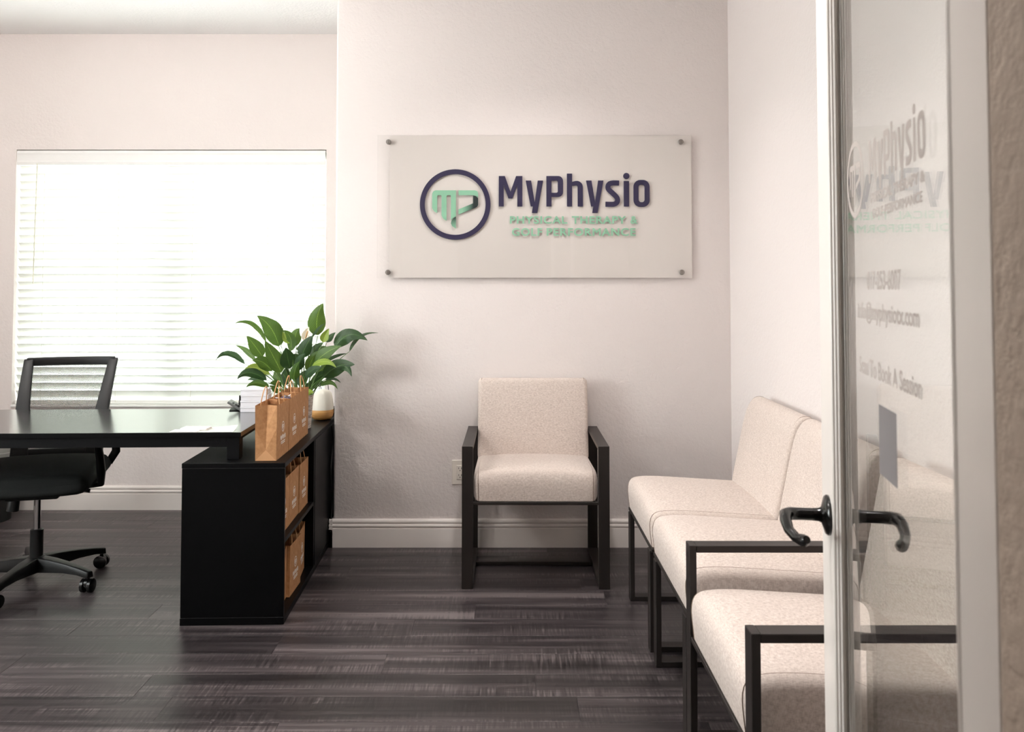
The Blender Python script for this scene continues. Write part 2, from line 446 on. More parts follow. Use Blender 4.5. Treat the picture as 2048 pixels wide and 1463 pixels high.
# floor with planks
fl = MB().box(XL - .1, 1.3, -2.1, 5.0, -.06, -.004).build('floor', 'subfloor'); tag(fl, kind='structure')
PW, PL = .152, 1.22
plank_me = MB().box(-PL / 2 + .0003, PL / 2 - .0003, -PW / 2 + .0003, PW / 2 - .0003, -.004, 0).mesh('plank', .0005, 1)
plank_me.materials.append(M['floor'])
row = 0; y = .40 + PW / 2
while y < WA + .02:
    x = XL - random.uniform(0, PL)
    while x < XR + .1:
        if x + PL > XL - .05:
            o = link('plank', plank_me, None, fl); o.location = (x + PL / 2, y, 0)
        x += PL
    y += PW; row += 1
hall = MB().box(-1.2, 1.1, -2.1, .40, -.004, 0).build('floor_hall', 'floor'); tag(hall, kind='structure')
tag(MB().box(XL - .15, 1.3, -2.1, 5.1, CEIL, CEIL + .1).build('ceiling', 'ceiling'), kind='structure')
tag(MB().box(XC, XR + .15, WB, WA + .16, 0, CEIL).build('wall_back', 'wall', bevel=.012, seg=3, smooth=True), kind='structure')
tag(MB().box(XR, XR + .13, .5, WB, 0, CEIL).build('wall_right', 'wall'), kind='structure')
# alcove wall with the window opening
wx0, wx1, wz0, wz1 = -2.772, -1.022, .566, 2.010
w = MB()
w.box(XL - .13, wx0, WA, WA + .16, 0, CEIL); w.box(wx1, XC, WA, WA + .16, 0, CEIL)
w.box(wx0, wx1, WA, WA + .16, 0, wz0); w.box(wx0, wx1, WA, WA + .16, wz1, CEIL)
tag(w.build('wall_alcove', 'wall'), kind='structure')
# left wall with a second window
ly0, ly1, lz0, lz1 = 1.65, 2.75, .75, 2.05
w = MB()
w.box(XL - .13, XL, .5, ly0, 0, CEIL); w.box(XL - .13, XL, ly1, WA + .16, 0, CEIL)
w.box(XL - .13, XL, ly0, ly1, 0, lz0); w.box(XL - .13, XL, ly0, ly1, lz1, CEIL)
tag(w.build('wall_left', 'wall'), kind='structure')
# door wall
w = MB()
w.box(JR, XR + .13, YD - .16, YD, 0, CEIL); w.box(XL - .13, JL, YD - .16, YD, 0, CEIL); w.box(JL, JR, YD - .16, YD, 2.06, CEIL)
tag(w.build('wall_front', 'wall'), kind='structure')
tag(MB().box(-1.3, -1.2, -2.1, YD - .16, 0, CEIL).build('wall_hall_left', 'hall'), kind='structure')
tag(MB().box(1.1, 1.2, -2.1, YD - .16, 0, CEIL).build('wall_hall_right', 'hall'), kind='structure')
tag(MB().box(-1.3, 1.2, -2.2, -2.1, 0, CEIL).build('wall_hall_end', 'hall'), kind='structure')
tag(MB().box(-1.07, -.95, YD, 1.40, 0, CEIL).build('wall_shade_block', 'wall'), kind='structure')  # unseen partition, added to keep window light off the door's hinge side
# door jambs and head
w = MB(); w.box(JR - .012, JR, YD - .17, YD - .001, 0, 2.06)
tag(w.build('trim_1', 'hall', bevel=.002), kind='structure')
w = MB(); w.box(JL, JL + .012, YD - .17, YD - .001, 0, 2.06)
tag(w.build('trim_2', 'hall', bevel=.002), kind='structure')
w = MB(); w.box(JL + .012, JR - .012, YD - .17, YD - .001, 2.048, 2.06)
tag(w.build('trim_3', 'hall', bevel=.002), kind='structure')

# baseboards: profile (out, z)
BP = [(0, 0), (.017, 0), (.017, .084), (.0165, .088), (.0125, .0905), (.0125, .094), (.0165, .0965), (.018, .101), (.0165, .1055), (.012, .1085), (.0105, .111), (.0135, .1145), (.0145, .1195), (.013, .125), (.008, .130), (0, .132)]
def baseboard(name, p0, p1, out):
    p0, p1, out = Vector((*p0, 0)), Vector((*p1, 0)), Vector((*out, 0))
    n = len(BP); mb = MB()
    vs = [p0 + out * d + Vector((0, 0, z)) for d, z in BP] + [p1 + out * d + Vector((0, 0, z)) for d, z in BP]
    mb.add(vs, [(i, (i + 1) % n, n + (i + 1) % n, n + i) for i in range(n)] + [tuple(range(n)), tuple(range(n, 2 * n))])
    return tag(mb.build(name, 'trim', smooth=True, angle=35), kind='structure')
baseboard('baseboard_back', (XC - .017, WB), (XR, WB), (0, -1))
baseboard('baseboard_alcove', (XL, WA), (XC, WA), (0, -1))
baseboard('baseboard_return', (XC, WB - .017), (XC, WA), (-1, 0))
baseboard('baseboard_right', (XR, YD), (XR, WB), (-1, 0))
baseboard('baseboard_left', (XL, YD), (XL, WA), (1, 0))

# windows (frames and panes)
def window(name, axis, a0, a1, z0, z1, pos):
    root = empty(name, (0, 0, 0)); tag(root, kind='structure')
    def bx(mb, p0, p1, q0, q1, d0, d1):
        if axis == 'y': mb.box(p0, p1, pos + d0, pos + d1, q0, q1)
        else: mb.box(pos - d1, pos - d0, p0, p1, q0, q1)
    mid = (a0 + a1) / 2
    f = MB()
    for p0, p1, q0, q1 in ((a0, a0 + .05, z0, z1), (a1 - .05, a1, z0, z1), (a0 + .05, a1 - .05, z0, z0 + .05), (a0 + .05, a1 - .05, z1 - .05, z1)): bx(f, p0, p1, q0, q1, .09, .15)
    f.build('window_frame', 'vinyl_frame', root)
    m_ = MB(); bx(m_, mid - .045, mid + .045, z0 + .05, z1 - .05, .09, .15); m_.build('mullion', 'vinyl_frame', root)
    for p0, p1 in ((a0 + .05, mid - .045), (mid + .045, a1 - .05)):
        g = MB(); bx(g, p0, p1, z0 + .05, z1 - .05, .118, .122); g.build('pane', 'pane', root)
        zz = (z0 + z1) / 2
        r_ = MB(); bx(r_, p0, p1, zz - .02, zz + .02, .10, .14); r_.build('meeting_rail', 'vinyl_frame', root)
    return root
window('window_1', 'y', wx0, wx1, wz0, wz1, WA)
window('window_2', 'x', ly0, ly1, lz0, lz1, XL)
tag(MB().box(wx0, wx1, WA - .012, WA + .088, wz0, wz0 + .012).build('trim_4', 'vinyl_frame', bevel=.003), kind='structure')
# outside
tag(MB().box(-40, 30, 5.2, 70, -.45, -.35).build('ground', 'ground'), kind='structure')
tag(MB().box(-40, -3.7, -40, 5.2, -.45, -.35).build('ground_side', 'ground'), kind='structure')

# ================================================================== BLIND
bl = empty('window_blind', (-1.898, WA + .028, 1.29))
tag(bl, 'white slatted horizontal blind hanging across the bright window behind the desk', 'blind')
bw = .866
MB().box(-bw, bw, -.012, .040, .668, .712).build('headrail', 'vinyl_frame', bl, .003)
MB().extrude_x([(-.028, .634), (-.020, .632), (-.020, .714), (-.028, .714), (-.031, .700), (-.029, .690), (-.029, .658), (-.031, .648)], -bw - .004, bw + .004).build('valance', 'vinyl_frame', bl)
NS, pitch, tilt = 30, .0437, R(56)
sl = MB(); n = 8
prof = []
for i in range(n + 1):
    u = -0.025 + .05 * i / n; prof.append((u, .0022 * (1 - (u / .025) ** 2)))
prof += [(u, v - .0026) for u, v in reversed(prof)]
ca, sa = math.cos(tilt), math.sin(tilt)
sl.extrude_x([(u * ca + v * sa, -u * sa + v * ca) for u, v in prof], -bw, bw)   # room-side edge up
slat_me = sl.mesh('slat', smooth=True, angle=50); slat_me.materials.append(M['slat'])
for i in range(NS):
    o = link('slat', slat_me, None, bl); o.location = (0, .012, .612 - i * pitch)
zb = .612 - NS * pitch
MB().box(-bw, bw, -.012, .034, zb - .012, zb + .010).build('bottom_rail', 'slat', bl, .004)
for x in (-.72, -.30, .12, .545, .80):
    for dy in (-.014, .038):
        MB().tube([(x, dy, .66), (x, dy, zb)], .0009, 5).build('ladder_cord', 'cord', bl)
MB().tube([(-.752, -.034, .64), (-.757, -.037, .3), (-.762, -.036, -.035)], .0032, 8).build('tilt_wand', 'cord', bl)

# ================================================================== SIGN
SG = 4.172                                     # plane of the panel's front face
sg = empty('acrylic_sign', (.131, SG, 1.6225))
tag(sg, 'clear acrylic wall sign with navy and mint clinic logo on steel standoffs', 'sign')
MB().box(-.757, .757, 0, .006, -.3445, .3445).build('acrylic_panel', 'acrylic', sg)
MB().box(-.697, .755, .0062, .0067, -.3425, .3425).build('frosted_backing', 'frost', sg)
for x, z in ((-.7035, .3105), (.7035, .3105), (-.7035, -.3165), (.7035, -.3165)):
    so = MB()
    so.lathe([(.0085, -.023), (.0085, 0.)], 20)
    so.lathe([(.0075, 0.0062), (.0125, .0064), (.0125, .0105), (.0105, .0125), (.004, .0130)], 20)
    o = so.build('standoff', 'steel', sg, smooth=True); o.rotation_euler = (R(90), 0, 0); o.location = (x, .0, z)
    cp = MB().box(-.0006, .0006, -.009, .009, .0131, .0134).build('slot', 'slot', o)
K = 4.172 / F_PX / 4.096 * .9995
LX, LZ = (1070 - CX) / F_PX * 4.172 - .131, .0095
def on_sign(name, polys, mat, depth=.0025, label=None):
    me = outline_mesh(tr(polys, K), depth / 2, name)
    o = link(name, me, mat, sg); o.location = (LX, -.0006 - depth / 2, LZ)
    if label: o['label'] = label
    return o
on_sign('logo_ring', RING, 'navy')
on_sign('logo_mark', MARK_M, 'mint'); on_sign('logo_mark', MARK_BAR, 'mint')
zz = lambda y: -(y - 389) * K
xx = lambda x: (x - 1024) * K
on_sign('logo_mark_tip', MARK_TIP, grad_mat('tip_fade', 2, zz(585), zz(495), (136, 186, 156), (34, 44, 44)))
on_sign('logo_mark_fold', MARK_P, grad_mat('fold_fade', 0, xx(425), xx(520), (136, 186, 156), (34, 44, 44)))
for L_ in LETTERS: on_sign('letter', L_, 'navy')
for body, x0, x1, y0, y1 in (('PHYSICAL', 818, 1290, 485, 548), ('THERAPY', 1327, 1772, 485, 548), ('&', 1808, 1866, 485, 548), ('GOLF', 835, 1083, 583, 648), ('PERFORMANCE', 1120, 1850, 583, 648)):
    me = text_mesh(body, (x1 - x0) * K, (y1 - y0) * K, .002, .024, 1.12)
    o = link('tagline_word', me, 'mint', sg); o.location = (LX + xx(x0), -.0006, LZ + zz(y1))

# ================================================================== CHAIRS
def offset_poly(p, d):
    n = len(p); out = []
    area_ = sum(p[i][0] * p[(i + 1) % n][1] - p[(i + 1) % n][0] * p[i][1] for i in range(n))
    sg_ = 1 if area_ > 0 else -1
    for i in range(n):
        a, b, c = Vector(p[i - 1]), Vector(p[i]), Vector(p[(i + 1) % n])
        n0 = Vector((-(b - a).y, (b - a).x)).normalized(); n1 = Vector((-(c - b).y, (c - b).x)).normalized()
        nn = (n0 + n1).normalized()
        q = b + nn * (d * sg_ / max(.6, nn.dot(n0))); out.append((q.x, q.y))
    return out
def smooth_poly(p, r, seg=5):
    n = len(p); out = []
    for i in range(n):
        a, b, c = Vector(p[i - 1]), Vector(p[i]), Vector(p[(i + 1) % n])
        rr = r[i] if isinstance(r, (list, tuple)) else r
        k0 = min(rr, (a - b).length * .49); k1 = min(rr, (c - b).length * .49)
        s, e = b + (a - b).normalized() * k0, b + (c - b).normalized() * k1
        for j in range(seg + 1):
            t = j / seg; q = s * (1 - t) ** 2 + b * 2 * t * (1 - t) + e * t * t; out.append((q.x, q.y))
    return out
def resample(p, step):
    out = []
    n = len(p)
    for i in range(n):
        a, b = Vector(p[i]), Vector(p[(i + 1) % n]); k = max(1, int((b - a).length / step))
        for j in range(k): q = a.lerp(b, j / k); out.append((q.x, q.y))
    return out
def shrink(prof, d, lean):
    zs = [p[1] for p in prof]; zc = (min(zs) + max(zs)) / 2; hz = (max(zs) - min(zs)) / 2
    rel = [p[0] - lean * (p[1] - zc) for p in prof]; yc = (min(rel) + max(rel)) / 2; hy = (max(rel) - min(rel)) / 2
    ky, kz = (hy - d) / hy, (hz - d) / hz; out = []
    for (y_, z_), q in zip(prof, rel):
        z2 = zc + (z_ - zc) * kz; out.append((yc + (q - yc) * ky + lean * (z2 - zc), z2))
    return out
def cushion(prof, hw, r, crown=0., crown_fn=None, lean=0.):
    prof = resample(prof, .03); n = len(prof); rings = []
    ends = [(-hw + r * (1 - math.cos(R(a))), r * (1 - math.sin(R(a)))) for a in (0, 20, 42, 66, 90)]
    mids = [(-hw + r + (2 * hw - 2 * r) * i / 8, 0) for i in range(1, 8)]
    allw = ends + mids + [(-w_, d) for w_, d in reversed(ends)]
    mb = MB(); vs = []
    for w_, d in allw:
        pp = shrink(prof, d, lean) if d > 1e-6 else prof
        for (y_, z_), (oy, oz) in zip(pp, prof):
            k = crown * (1 - (w_ / hw) ** 2) if crown else 0
            dy, dz = crown_fn(oy, oz) if crown_fn else (0, 1)
            vs.append((w_, y_ + dy * k, z_ + dz * k))
    m_ = len(allw)
    fs = [(i * n + j, i * n + (j + 1) % n, (i + 1) * n + (j + 1) % n, (i + 1) * n + j) for i in range(m_ - 1) for j in range(n)]
    for r0 in (0, (m_ - 1) * n):                 # end caps as fans
        ring_ = [Vector(v) for v in vs[r0:r0 + n]]; c = sum(ring_, Vector()) / n; vs.append(tuple(c)); k = len(vs) - 1
        fs += [(r0 + j, r0 + (j + 1) % n, k) for j in range(n)]
    mb.add(vs, fs); return mb, prof
def ring_tube(prof, w_, d, rad):
    pp = offset_poly(prof, d); pts = [(w_, y_, z_) for y_, z_ in pp]; pts.append(pts[0])
    return MB().tube(pts, rad, 5, caps=False)

def make_chair(name, arms):
    root = empty(name)
    hw = .256 if arms else .288
    bz = .352
    # upholstered seat
    prof = smooth_poly([(.006, bz), (-.006, .462), (.05, .482), (.445, .458), (.475, .458), (.475, bz)], [.006, .055, .10, .05, .012, .006], 6)
    mb, pr = cushion(prof, hw, .026, .012, lambda y_, z_: (0, 1 if z_ > .44 else 0))
    seat = mb.build('seat', 'linen', root, smooth=True, angle=60)
    for s in (-1, 1):
        ring_tube(pr, s * (hw - .019), .0005, .0011).build('seam', 'welt', seat, smooth=True)
    MB().box(-hw + .004, hw - .004, .004, .49, bz - .012, bz - .0005).build('seat_frame', 'bronze', root, .001, 1)
    # backrest leaning towards the wall
    if arms: bp = [(.418, .442), (.488, .792), (.500, .806), (.545, .806), (.556, .79), (.510, .442)]
    else: bp = [(.415, .442), (.478, .748), (.514, .796), (.548, .796), (.560, .782), (.510, .442)]
    prof = smooth_poly(bp, [.006, .03 if arms else .09, .02, .015, .01, .01], 6)
    mb, pr = cushion(prof, hw, .018, .008, lambda y_, z_: (-1 if y_ < .42 + (z_ - .442) * .23 + .012 else 0, 0), .17)
    back = mb.build('backrest', 'linen', root, smooth=True, angle=60)
    for s in (-1, 1):
        ring_tube(pr, s * (hw - .016), .0005, .0011).build('seam', 'welt', back, smooth=True)
    MB().box(-hw + .03, hw - .03, .500, .515, .36, .47).build('back_plate', 'bronze', root)
    # flat-bar side loops
    W, T = .046, .018
    dep = .525
    for s in (-1, 1):
        if arms:
            xo = .304; x0, x1 = (xo - W, xo) if s > 0 else (-xo, -xo + W); top = .580
        else:
            xo = .262; x0, x1 = (xo - W, xo) if s > 0 else (-xo, -xo + W); top = bz - .012
        MB().box(x0, x1, 0, T, 0, top).build('front_leg', 'bronze', root, .0012, 1)
        MB().box(x0, x1, dep - T, dep, 0, top).build('rear_leg', 'bronze', root, .0012, 1)
        MB().box(x0 + .0003, x1 - .0003, T, dep - T, .0005, T).build('floor_bar', 'bronze', root, .0012, 1)
        if arms: MB().box(x0 + .0003, x1 - .0003, T, dep - T, top - T, top - .0005).build('armrest', 'bronze', root, .0012, 1)
        else: MB().box(x0 + .0003, x1 - .0003, T, dep - T, top - T, top - .0005).build('side_rail', 'bronze', root, .0012, 1)
    xi = (.258 if arms else .216)
    MB().box(-xi, xi, .30, .318, .001, .016).build('stretcher', 'bronze', root, .001, 1)
    if arms:
        MB().box(-xi, xi, .002, .016, bz - .012, bz + .0).build('front_rail', 'bronze', root, .001, 1)
        MB().box(-xi, xi, .495, .513, bz - .03, bz - .012).build('rear_rail', 'bronze', root, .001, 1)
    return root
GR = 'waiting room chairs'
ac = make_chair('guest_armchair', True)
ac.location = (.116, 3.612, 0); ac.rotation_euler = (0, 0, R(-.3))
tag(ac, 'beige linen armchair with bronze loop arms standing alone under the wall sign', 'chair', GR)
ac2 = copy_tree(ac); ac2.location = (.463, 1.982, 0); ac2.rotation_euler = (0, 0, R(-90))
tag(ac2, 'beige linen armchair with bronze loop arms in the row, nearest the glass door', 'chair', GR)
sc = make_chair('armless_guest_chair', False)
sc.location = (.484, 3.258, 0); sc.rotation_euler = (0, 0, R(-90))
tag(sc, 'armless beige linen chair at the far end of the row, in the corner', 'chair', GR)
sc2 = copy_tree(sc); sc2.location = (.484, 2.662, 0)
tag(sc2, 'armless beige linen chair in the middle of the row along the right wall', 'chair', GR)

# ================================================================== OUTLET
ot = empty('wall_outlet', (-.2265, WB, .352)); tag(ot, 'white duplex power outlet low on the wall beside the lone armchair', 'outlet')
MB().box(-.039, .039, -.007, 0, -.058, .058).build('cover_plate', 'plate', ot, .003)
ins = MB().box(-.0165, .0165, -.0095, -.006, -.033, .033).build('receptacle', 'plate', ot, .001)
for z in (.016, -.016):
    for x in (-.0065, .0065): MB().box(x - .0011, x + .0011, -.0099, -.0094, z, z + .008).build('slot', 'slot', ins)
    MB().box(-.002, .002, -.0099, -.0094, z - .009, z - .0045).build('ground_hole', 'slot', ins)

# ================================================================== DESK AND CABINET
AX = R(1.85)
cb = empty('storage_cabinet', (-.8215, 3.238, 0), AX)
tag(cb, 'low black storage cabinet with open shelves full of paper bags carrying the desk end', 'cabinet')
cw, cl, chh, t_ = .377, 1.32, .588, .018
ze = .026
MB().box(-cw, 0, 0, cl, chh - t_, chh).build('top_panel', 'cabinet_black', cb, .001, 1)
MB().box(-cw, 0, .0, cl, 0.0, ze).build('base_panel', 'cabinet_black', cb, .001, 1)
MB().box(-cw + .001, -.001, .001, t_, ze + .0015, chh - t_ - .0015).build('end_panel', 'cabinet_black', cb, .0008, 1)
MB().box(-cw + .001, -.001, cl - t_, cl - .001, ze + .0015, chh - t_ - .0015).build('end_panel', 'cabinet_black', cb, .0008, 1)
MB().box(-cw + .001, -cw + .013, t_, cl - t_, ze, chh - t_).build('back_panel', 'cabinet_black', cb)
MB().box(-cw + .014, -.002, .578, .578 + t_, ze, chh - t_).build('divider', 'cabinet_black', cb)
MB().box(-cw + .014, -.003, t_, .578, .288, .305).build('shelf', 'cabinet_black', cb, .0008, 1)
MB().box(-.018, .0, .598, cl - .002, ze + .002, chh - t_ - .002).build('door_panel', 'cabinet_black', cb, .001, 1)
MB().box(-cw + .002, -.0005, -.0004, .002, chh - t_ - .0014, chh - t_ - .0002).build('edge_strip', 'cabinet_edge', cb)
MB().box(-cw + .002, -.0005, -.0004, .002, ze + .0002, ze + .0014).build('edge_strip', 'cabinet_edge', cb)

dk = empty('desk', (-1.0, 3.285, 0), AX)
tag(dk, 'black laminate desk with steel frame in front of the window', 'desk')
dl, dd, dh = 1.62, .64, .6925
MB().box(-dl, 0, 0, dd, dh - .018, dh).build('desktop', 'blackwood', dk, .0015, 2)
MB().box(-dl, .0, -.0016, -.0001, dh - .0178, dh - .0008).build('edge_band', 'cabinet_black', dk)
a0, a1 = .636, dh - .0185
MB().box(-dl + .06, -.055, .010, .035, a0, a1).build('front_rail', 'blackmetal', dk, .001, 1)
MB().box(-dl + .06, -.055, dd - .035, dd - .010, a0, a1).build('rear_rail', 'blackmetal', dk, .001, 1)
MB().box(-.030, -.010, .057, dd - .057, a0 + .024, a1).build('side_rail', 'blackmetal', dk, .001, 1)
MB().box(-dl + .01, -dl + .035, .057, dd - .057, a0, a1).build('side_rail', 'blackmetal', dk, .001, 1)
for y0 in (.010, dd - .057):
    MB().box(-.055, -.0075, y0, y0 + .047, chh + .0005, a1).build('leg', 'blackmetal', dk, .0015, 1)
    MB().box(-dl + .0075, -dl + .055, y0, y0 + .047, 0, a1).build('leg', 'blackmetal', dk, .0015, 1)

# things on the desk
def on_desk(name, x, y_, rz=0., z=dh):
    c, s = math.cos(AX), math.sin(AX)
    return empty(name, (-1.0 + x * c - y_ * s, 3.285 + x * s + y_ * c, z), AX + rz)
for i, (x, y_, nn, rz, lb) in enumerate(((-.187, .070, 6, R(-4), 'taller stack of white business cards on the desk front edge'), (-.215, .030, 2, R(-2), 'thin stack of white business cards at the very front edge of the desk'))):
    e = on_desk('business_cards', x, y_, rz); tag(e, lb, 'cards', 'business card stacks')
    for k in range(nn):
        q = random.uniform(-.002, .002)
        MB().box(-.05 + q, .05 + q, -.028 + q, .028 + q, .0001 + k * .0014, .0013 + k * .0014).build('card', 'paper', e)
sh = on_desk('paper_sheet', -.105, .055); tag(sh, 'pale sheet of paper with a curled corner on the desk front', 'paper')
mb = MB(); nx, ny = 12, 8; vs = []
for j in range(ny + 1):
    for i in range(nx + 1):
        u, v = i / nx, j / ny; x = -.075 + .15 * u; y_ = -.052 + .11 * v
        z = .0006 + .013 * max(0, (u * .6 + v * .7 - .75)) ** 1.6 * 2; x -= .012 * v
        vs.append((x, y_, z))
vs += [(a, b, c - .0004) for a, b, c in vs]; k = (nx + 1) * (ny + 1); fs = []
for j in range(ny):
    for i in range(nx):
        a = j * (nx + 1) + i; q = (a, a + 1, a + nx + 2, a + nx + 1); fs.append(q); fs.append(tuple(k + c for c in reversed(q)))
mb.add(vs, fs).build('page', 'sheet', sh, smooth=True, angle=80)
for i in range(4):
    e = on_desk('stationery_box', -.085 + random.uniform(-.002, .002), .555, R(random.uniform(-2, 2)), dh + i * .0252)
    tag(e, ['bottom', 'second lowest', 'second highest', 'topmost'][i] + ' white card box in the stack behind the paper bags', 'box', 'stacked white boxes')
    MB().box(-.058, .058, -.035, .035, .0, .017).build('tray', 'cardbox', e, .001, 1)
    MB().box(-.059, .059, -.036, .036, .0172, .025).build('lid', 'cardbox', e, .001, 1)
ph = on_desk('card_reader', -.172, .590, R(8)); tag(ph, 'small grey card reader leaning at the back edge of the desk', 'card reader')
MB().extrude_x([(-.03, .0), (.035, .0), (.035, .004), (.03, .009), (-.028, .004)], -.034, .034).build('base', 'plastic', ph, .001, 1)
s_ = MB().box(-.036, .036, -.046, .046, 0, .010).build('body', 'phone', ph, .003); s_.location = (-.012, .0, .0175); s_.rotation_euler = (0, R(33), 0)
for j in range(3):
    for i in range(3): MB().box(-.018 + i * .013, -.009 + i * .013, -.036 + j * .013, -.027 + j * .013, .010, .0115).build('key', 'plastic', s_)
tb = on_desk('tablet_computer', -.128, .612, 0.); tag(tb, 'black tablet edge propped up behind the white boxes', 'tablet')
o = MB().box(-.05, .05, -.004, .004, 0, .062).build('shell', 'plastic', tb, .0015); o.rotation_euler = (R(-14), 0, 0)
o2 = MB().box(-.046, .046, -.0045, -.0041, .004, .058).build('screen', 'gloss_black', tb); o2.rotation_euler = (R(-14), 0, 0)
o3 = MB().box(-.02, .02, .010, .030, 0, .004).build('foot', 'plastic', tb)

# ================================================================== PAPER BAGS
logo_polys = [p for g in (RING, MARK_M, MARK_TIP, MARK_BAR, MARK_P) for p in tr(g, 1, 369, 389)]
kL = .040 / 580
bag_logo = []
for p in logo_polys: bag_logo.append([(x * kL, y_ * kL + .030) for x, y_ in p])
kW = .084 / 1240
for g in LETTERS:
    for p in g: bag_logo.append([((x - 1347) * kW, -(y_ - 290) * kW - .009) for x, y_ in p])
ln = []
for z, hw_ in ((-.027, .033), (-.0335, .031)): bag_logo.append([(-hw_, z), (hw_, z), (hw_, z + .0032), (-hw_, z + .0032)])
print_me = outline_mesh(bag_logo, .00015, 'printed_logo'); print_me.materials.append(M['print'])
def make_bag(L=.198, T=.078, Hh=.205, fill=None):
    root = empty('paper_bag')
    lv = [(0, 0, 0), (.040, .002, 0), (.12, .012, .001), (Hh, .021, .002)]
    ring = []
    for z, p, bow in lv:
        ring.append([(T / 2 + bow, -L / 2, z), (T / 2 + bow * 1.5, 0, z), (T / 2 + bow, L / 2, z), (0, L / 2 - p, z), (-T / 2 - bow, L / 2, z), (-T / 2 - bow * 1.5, 0, z), (-T / 2 - bow, -L / 2, z), (0, -L / 2 + p, z)])
    vs = [v for r_ in ring for v in r_]; n = 8; m_ = len(lv)
    fs = [(i * n + j, i * n + (j + 1) % n, (i + 1) * n + (j + 1) % n, (i + 1) * n + j) for i in range(m_ - 1) for j in range(n)]
    fs.append(tuple(range(n - 1, -1, -1)))
    # inner skin 0.4 mm inside
    k = len(vs); vs += [(x * .992, y_ * .996, z + (.0006 if z < .01 else 0)) for x, y_, z in vs]
    fs += [tuple(k + i for i in reversed(f)) for f in fs[:]]
    top = (m_ - 1) * n
    fs += [(top + j, top + (j + 1) % n, k + top + (j + 1) % n, k + top + j) for j in range(n)]
    body = link('bag_body', None or (lambda me: (me.from_pydata(vs, [], fs), me)[1])(bpy.data.meshes.new('bag_body')), 'kraft', root)
    # folded base triangle on both ends
    for s in (-1, 1):
        y_ = s * (L / 2 + .0006)
        MB().add([(-T / 2, y_, .001), (T / 2, y_, .001), (0, s * (L / 2 - .0006), .040), (-T / 2, y_ - s * .001, .0), (T / 2, y_ - s * .001, .0), (0, s * (L / 2 - .003), .040)], [(0, 1, 2), (3, 5, 4), (0, 3, 4, 1), (1, 4, 5, 2), (2, 5, 3, 0)]).build('base_fold', 'kraft_fold', root)
    for s in (-1, 1):
        pts = []
        for i in range(15):
            a = math.pi * i / 14
            pts.append((s * (T / 2 - .003 - .010 * math.sin(a)), -.040 * math.cos(a) * (1 - .12 * math.sin(a)), Hh - .012 + .072 * math.sin(a) ** .8))
        MB().tube(pts, .0021, 6).build('handle', 'twine', root, smooth=True)
    lg = link('printed_logo', print_me, None, root); lg.rotation_euler = (0, 0, R(90)); lg.location = (T / 2 + .0022, -.002, .083)
    if fill:
        for q in range(7):
            mb = MB(); c = Vector((random.uniform(-.02, .02), random.uniform(-.07, .07), Hh - .03 + random.uniform(0, .02)))
            vs_ = []; m2 = 7
            for a in range(m2):
                th = 2 * math.pi * a / m2; rr = random.uniform(.014, .032)
                vs_.append(c + Vector((math.cos(th) * rr * .8, math.sin(th) * rr, random.uniform(-.008, .016))))
            vs_.append(c + Vector((0, 0, .008))); vs_.append(c + Vector((0, 0, -.02)))
            mb.add(vs_, [(a, (a + 1) % m2, m2) for a in range(m2)] + [((a + 1) % m2, a, m2 + 1) for a in range(m2)])
            mb.build('tissue', 'tissue_navy' if q % 3 == 1 else 'tissue', root)
    return root
def put_bag(b, x, y_, z, rz=0., lean=0.):
    c, s = math.cos(AX), math.sin(AX)
    b.location = (-.8215 + x * c - y_ * s, 3.238 + x * s + y_ * c, z); b.rotation_euler = (0, R(lean), AX + R(rz))
bag0 = make_bag(); bag_f = make_bag(fill=True); bag_s = make_bag(L=.176, T=.080, Hh=.198)
GB = 'brown paper gift bags'
T0 = chh + .0005
put_bag(bag0, -.079, .136, T0, -.5); tag(bag0, 'brown paper bag nearest the desk corner on top of the cabinet', 'bag', GB)
put_bag(bag_f, -.078, .338, T0, .5); tag(bag_f, 'brown paper bag with tissue inside, middle of the three on top of the cabinet', 'bag', GB)
b = copy_tree(bag0); put_bag(b, -.081, .545, T0, 0); tag(b, 'brown paper bag beside the plant pot, last of three on top of the cabinet', 'bag', GB)
SHF = .3055
put_bag(bag_s, -.0665, .110, SHF, 0); tag(bag_s, 'brown paper bag on the upper shelf, nearest the cabinet front panel', 'bag', GB)
b = copy_tree(bag_s); put_bag(b, -.0675, .291, SHF, .5); tag(b, 'brown paper bag in the middle of the upper cabinet shelf', 'bag', GB)
b = copy_tree(bag_s); put_bag(b, -.0645, .472, SHF, 0); tag(b, 'brown paper bag at the far end of the upper cabinet shelf', 'bag', GB)
b = copy_tree(bag_s); put_bag(b, -.072, .115, .0268, 3.); tag(b, 'brown paper bag mostly hidden behind the front panel on the bottom shelf', 'bag', GB)
b = copy_tree(bag_s); put_bag(b, -.060, .294, .0268, -2.); tag(b, 'brown paper bag standing in the middle of the bottom cabinet shelf', 'bag', GB)
b = copy_tree(bag_s); put_bag(b, -.072, .476, .0268, 4.); tag(b, 'brown paper bag at the far end of the bottom cabinet shelf', 'bag', GB)

